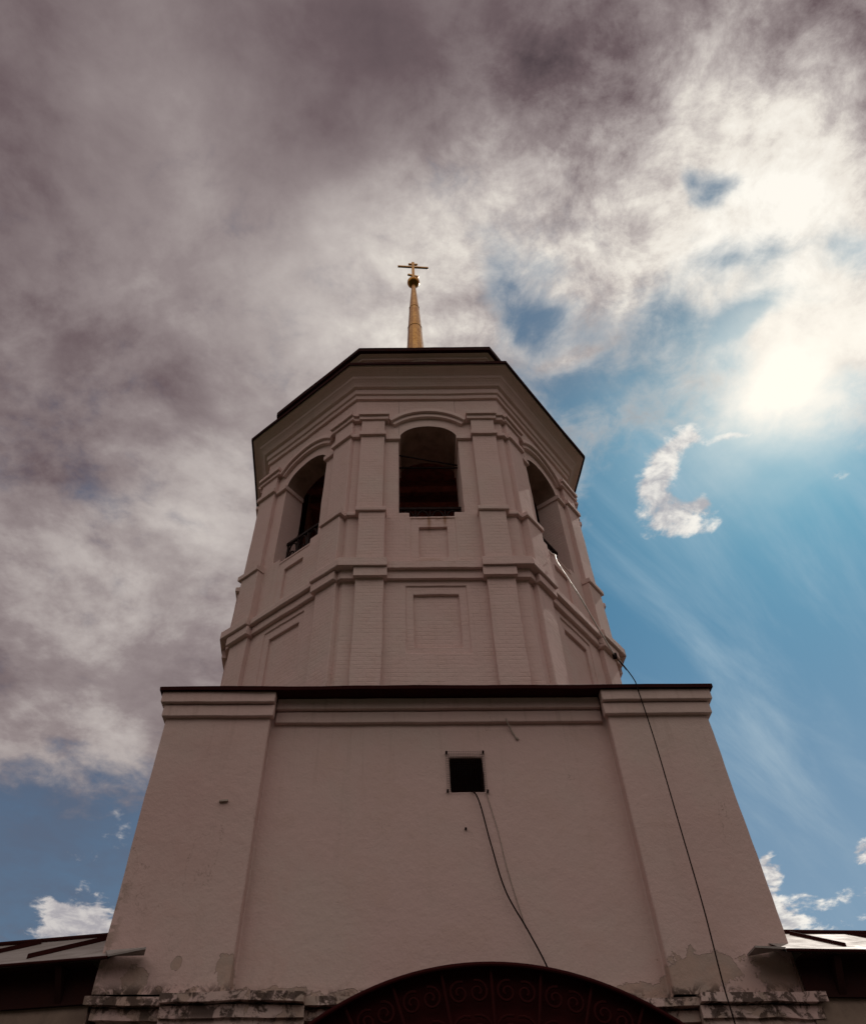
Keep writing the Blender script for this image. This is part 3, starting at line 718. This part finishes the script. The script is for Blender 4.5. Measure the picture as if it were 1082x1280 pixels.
# ------------------------------------------------------------------ cables and small iron
def smooth_path(P, k=8):
    P = [Vector(p) for p in P]; out = []
    Q = [P[0]*2-P[1]] + P + [P[-1]*2-P[-2]]
    for i in range(1, len(Q)-2):
        a, b_, c, d_ = Q[i-1:i+3]
        for j in range(k):
            t = j/k; out.append(.5*((2*b_) + (c-a)*t + (2*a-5*b_+4*c-d_)*t*t + (3*b_-a-3*c+d_)*t**3))
    return out + [P[-1]]
f1 = FO[1]
up_ = [f1.P(-.30, -.30, 13.30), f1.P(-.36, .06, 13.10), f1.P(-.749, .28, 12.381), f1.P(-.455, .42, 11.692), f1.P(.008, .42, 11.318), f1.P(.662, .40, 10.886)]
lo_ = [f1.P(.662, .40, 10.886), f1.P(.95, .45, 10.70), F.P(3.04, -.02, 9.45), F.P(3.10, .20, 8.93), F.P(3.115, .215, 8.70), F.P(3.16, .18, 7.85), F.P(3.155, .21, 6.6), F.P(3.15, .23, 5.53), F.P(3.12, .24, 4.71), F.P(3.13, .22, 4.2), F.P(3.14, .1, 3.2)]
CAB = thing('hanging_cable', lo_[-1], 'long cable from the right belfry arch down the wall, white above, black below', 'cable')
b = MB(); b.tube(smooth_path(up_), .014, 8); b.build('white_sleeve', M_WHITE, CAB)['label'] = 'white sunlit upper length'
b = MB(); b.tube(smooth_path(lo_), .0085, 8); b.build('black_sheath', M_CABLE, CAB)['label'] = 'thin black lower length'
b = MB(); b.block(up_[-1], (.035, 0, 0), (0, .035, 0), (0, 0, .05)); b.build('splice_clamp', M_CABLE, CAB)
v_ = [F.P(.475, -.45, 7.36), F.P(.505, -.16, 7.25), F.P(.58, -.14, 7.06), F.P(.685, -.13, 6.46), F.P(.815, -.13, 5.87), F.P(1.04, -.12, 5.39), F.P(1.215, -.12, 4.99), F.P(1.36, -.1, 4.5)]
b = MB(); b.tube(smooth_path(v_), .010, 8); tag(b.build('vent_cable', M_CABLE), 'short black cable drooping from the wire-meshed vent to the arched canopy', 'cable')
v_ = [F.P(.69, -.195, 7.25), F.P(.75, -.192, 6.95), F.P(.80, -.192, 6.70), F.P(.87, -.192, 6.2), F.P(.95, -.192, 5.8), F.P(1.03, -.19, 5.45)]
b = MB(); b.tube(smooth_path(v_), .006, 6); tag(b.build('painted_wire', M_GREY), 'faint wall-coloured wire just right of the drooping black cable', 'wire')
b = MB(); b.tube([F.P(.362, -.25, 6.72), F.P(.362, -.17, 6.72)], .016, 10); b.lathe(tuple(F.P(.362, -.165, 0).xy), [(.001, 6.705), (.016, 6.72), (.001, 6.735)], 8)
tag(b.build('wall_pin', M_IRON), 'small dark iron pin in the plaster below the vent', 'pin')
v_ = [F.P(1.09, -.13, 8.44), F.P(1.10, -.12, 8.37), F.P(1.15, -.17, 8.27), F.P(1.215, -.185, 8.13)]
b = MB(); b.tube(smooth_path(v_), .012, 6); b.tube([v_[-1], v_[-1]+Vector((.03, 0, -.02))], .02, 6); tag(b.build('wall_hook', M_GREY), 'bent pinkish hook sticking out just under the base cornice', 'hook')
b = MB(); b.block(F.P(-3.0, .01, 7.03), (.06, 0, .006), (0, .03, 0), (0, 0, .012)); tag(b.build('plaster_chip', M_GREY), 'tiny flat block standing for a plaster chip on the left corner pilaster of the base', 'chip')  # raised block standing for a chip in the plaster

# ------------------------------------------------------------------ low buildings on either side
def wing(name, E0, E1, R0, label, flash, inner, lab_roof, seams):
    """E0 -> E1 runs along the eave away from the tower; R0 on the ridge behind E0"""
    E0, E1, R0 = map(Vector, (E0, E1, R0)); t = (E1-E0); L = t.length; t /= L
    bk = (R0-E0); bk -= t*bk.dot(t); run = Vector((bk.x, bk.y, 0)).length; back = Vector((bk.x, bk.y, 0)).normalized(); rise = bk.z
    Wn = thing(name, (E0+t*L/2+back*run)*1., label, 'outbuilding', 'low outbuildings flanking the tower'); Wn.location.z = 0; ORIGIN[Wn.name].z = 0
    P = lambda a, q, z: E0 + t*a + back*q + Vector((0, 0, z-E0.z))
    ez = E0.z; b = MB()
    ins = .30
    for q in (ins, 2*run-ins):
        b.grid(lambda a, z: P(a, q, z), [inner + (L-inner)*i/8 for i in range(9)], [0, 1, 2, 3, 4, 4.66])
    for a in (inner, L): b.quad([P(a, ins, 0), P(a, 2*run-ins, 0), P(a, 2*run-ins, ez), P(a, run, ez+rise*.9), P(a, ins, ez)])
    b.build('wall', M_WALL2, Wn, jit=.012)
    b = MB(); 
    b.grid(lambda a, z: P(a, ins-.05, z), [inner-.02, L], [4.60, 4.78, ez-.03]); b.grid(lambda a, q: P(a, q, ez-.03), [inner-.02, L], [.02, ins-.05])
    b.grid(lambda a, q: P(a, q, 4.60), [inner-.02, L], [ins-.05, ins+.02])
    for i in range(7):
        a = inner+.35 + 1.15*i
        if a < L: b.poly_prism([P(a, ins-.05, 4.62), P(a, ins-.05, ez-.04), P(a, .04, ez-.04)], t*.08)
    b.build('eaves_boarding', M_DARK, Wn)  # boards whose dark colour takes in the shade under the eaves
    b = MB(); sl = lambda q: ez + rise*(1-abs(q-run)/run)
    k = 10
    for q0, q1 in ((0, run), (run, 2*run)):
        b.grid(lambda a, q: P(a, q, sl(q)), [L*i/k for i in range(k+1)], [q0 + (q1-q0)*j/3 for j in range(4)])
        b.grid(lambda a, q: P(a, q, sl(q)-.03), [L*i/k for i in range(k+1)], [q0 + (q1-q0)*j/3 for j in range(4)])
    b.grid(lambda a, z: P(a, 0, ez+z), [L*i/k for i in range(k+1)], [-.03, 0]); b.grid(lambda a, z: P(a, 2*run, ez+z), [0, L], [-.03, 0])
    rf = b.build('roof', M_SHEET, Wn, jit=.010); rf['label'] = lab_roof
    b = MB(); b.tube([P(L*i/12 - .1, run, ez+rise+.012) for i in range(13)], .035, 8); b.build('ridge_roll', M_ROOF, rf)
    for a0, q0, a1, q1 in seams:
        b = MB(); A0, A1 = P(a0, q0, sl(q0)), P(a1, q1, sl(q1)); s_ = (A1-A0).cross(Vector((0, 0, 1))).normalized()*.028
        b.poly_prism([A0-Vector((0, 0, .012)), A0+Vector((0, 0, .045)), A1+Vector((0, 0, .045)), A1-Vector((0, 0, .012))], s_)
        b.build('standing_seam', M_ROOF, rf)
    b = MB(); b.poly_prism([Vector(p) for p in flash], (0, 0, .022)); b.build('corner_flashing', M_SHEET, rf, jit=.01)
    b = MB(); b.tube([P(L*i/12, -.01, ez-.012) for i in range(13)], .020, 8); b.build('drip_edge', M_ROOF, rf)
    return Wn
dL = Vector((-.974, .227, 0))
e0 = Vector((-3.99, 9.95, 5.0))
wing('outbuilding', e0, e0+dL*6.5, Vector((-4.40, 11.0, 5.6)), 'low outbuilding left of the tower under a dull grey sheet-metal roof',
     [(-3.99, 9.94, 5.0), (-3.52, 9.80, 5.035), (-3.60, 10.08, 5.06), (-4.08, 10.10, 5.10)], .25, 'dull grey seamed metal roof', [(1.22, .20, .42, .86), (2.35, .20, 1.55, .86), (3.5, .2, 2.7, .86), (4.7, .2, 3.9, .86)])
e0 = Vector((3.89, 9.50, 5.0))
wing('outbuilding', e0, e0+Vector((6.5, 0, 0)), Vector((4.3, 10.64, 5.6)), 'low outbuilding right of the tower under a glaring bright metal roof',
     [(3.89, 9.49, 5.0), (3.53, 9.46, 5.0), (3.58, 9.86, 5.05), (4.08, 9.84, 5.12)], .2, 'bright glaring seamed metal roof', [(.82, .22, .62, 1.04), (1.75, .1, 1.40, 1.1), (2.9, .1, 2.6, 1.1), (4.1, .1, 3.8, 1.1)])
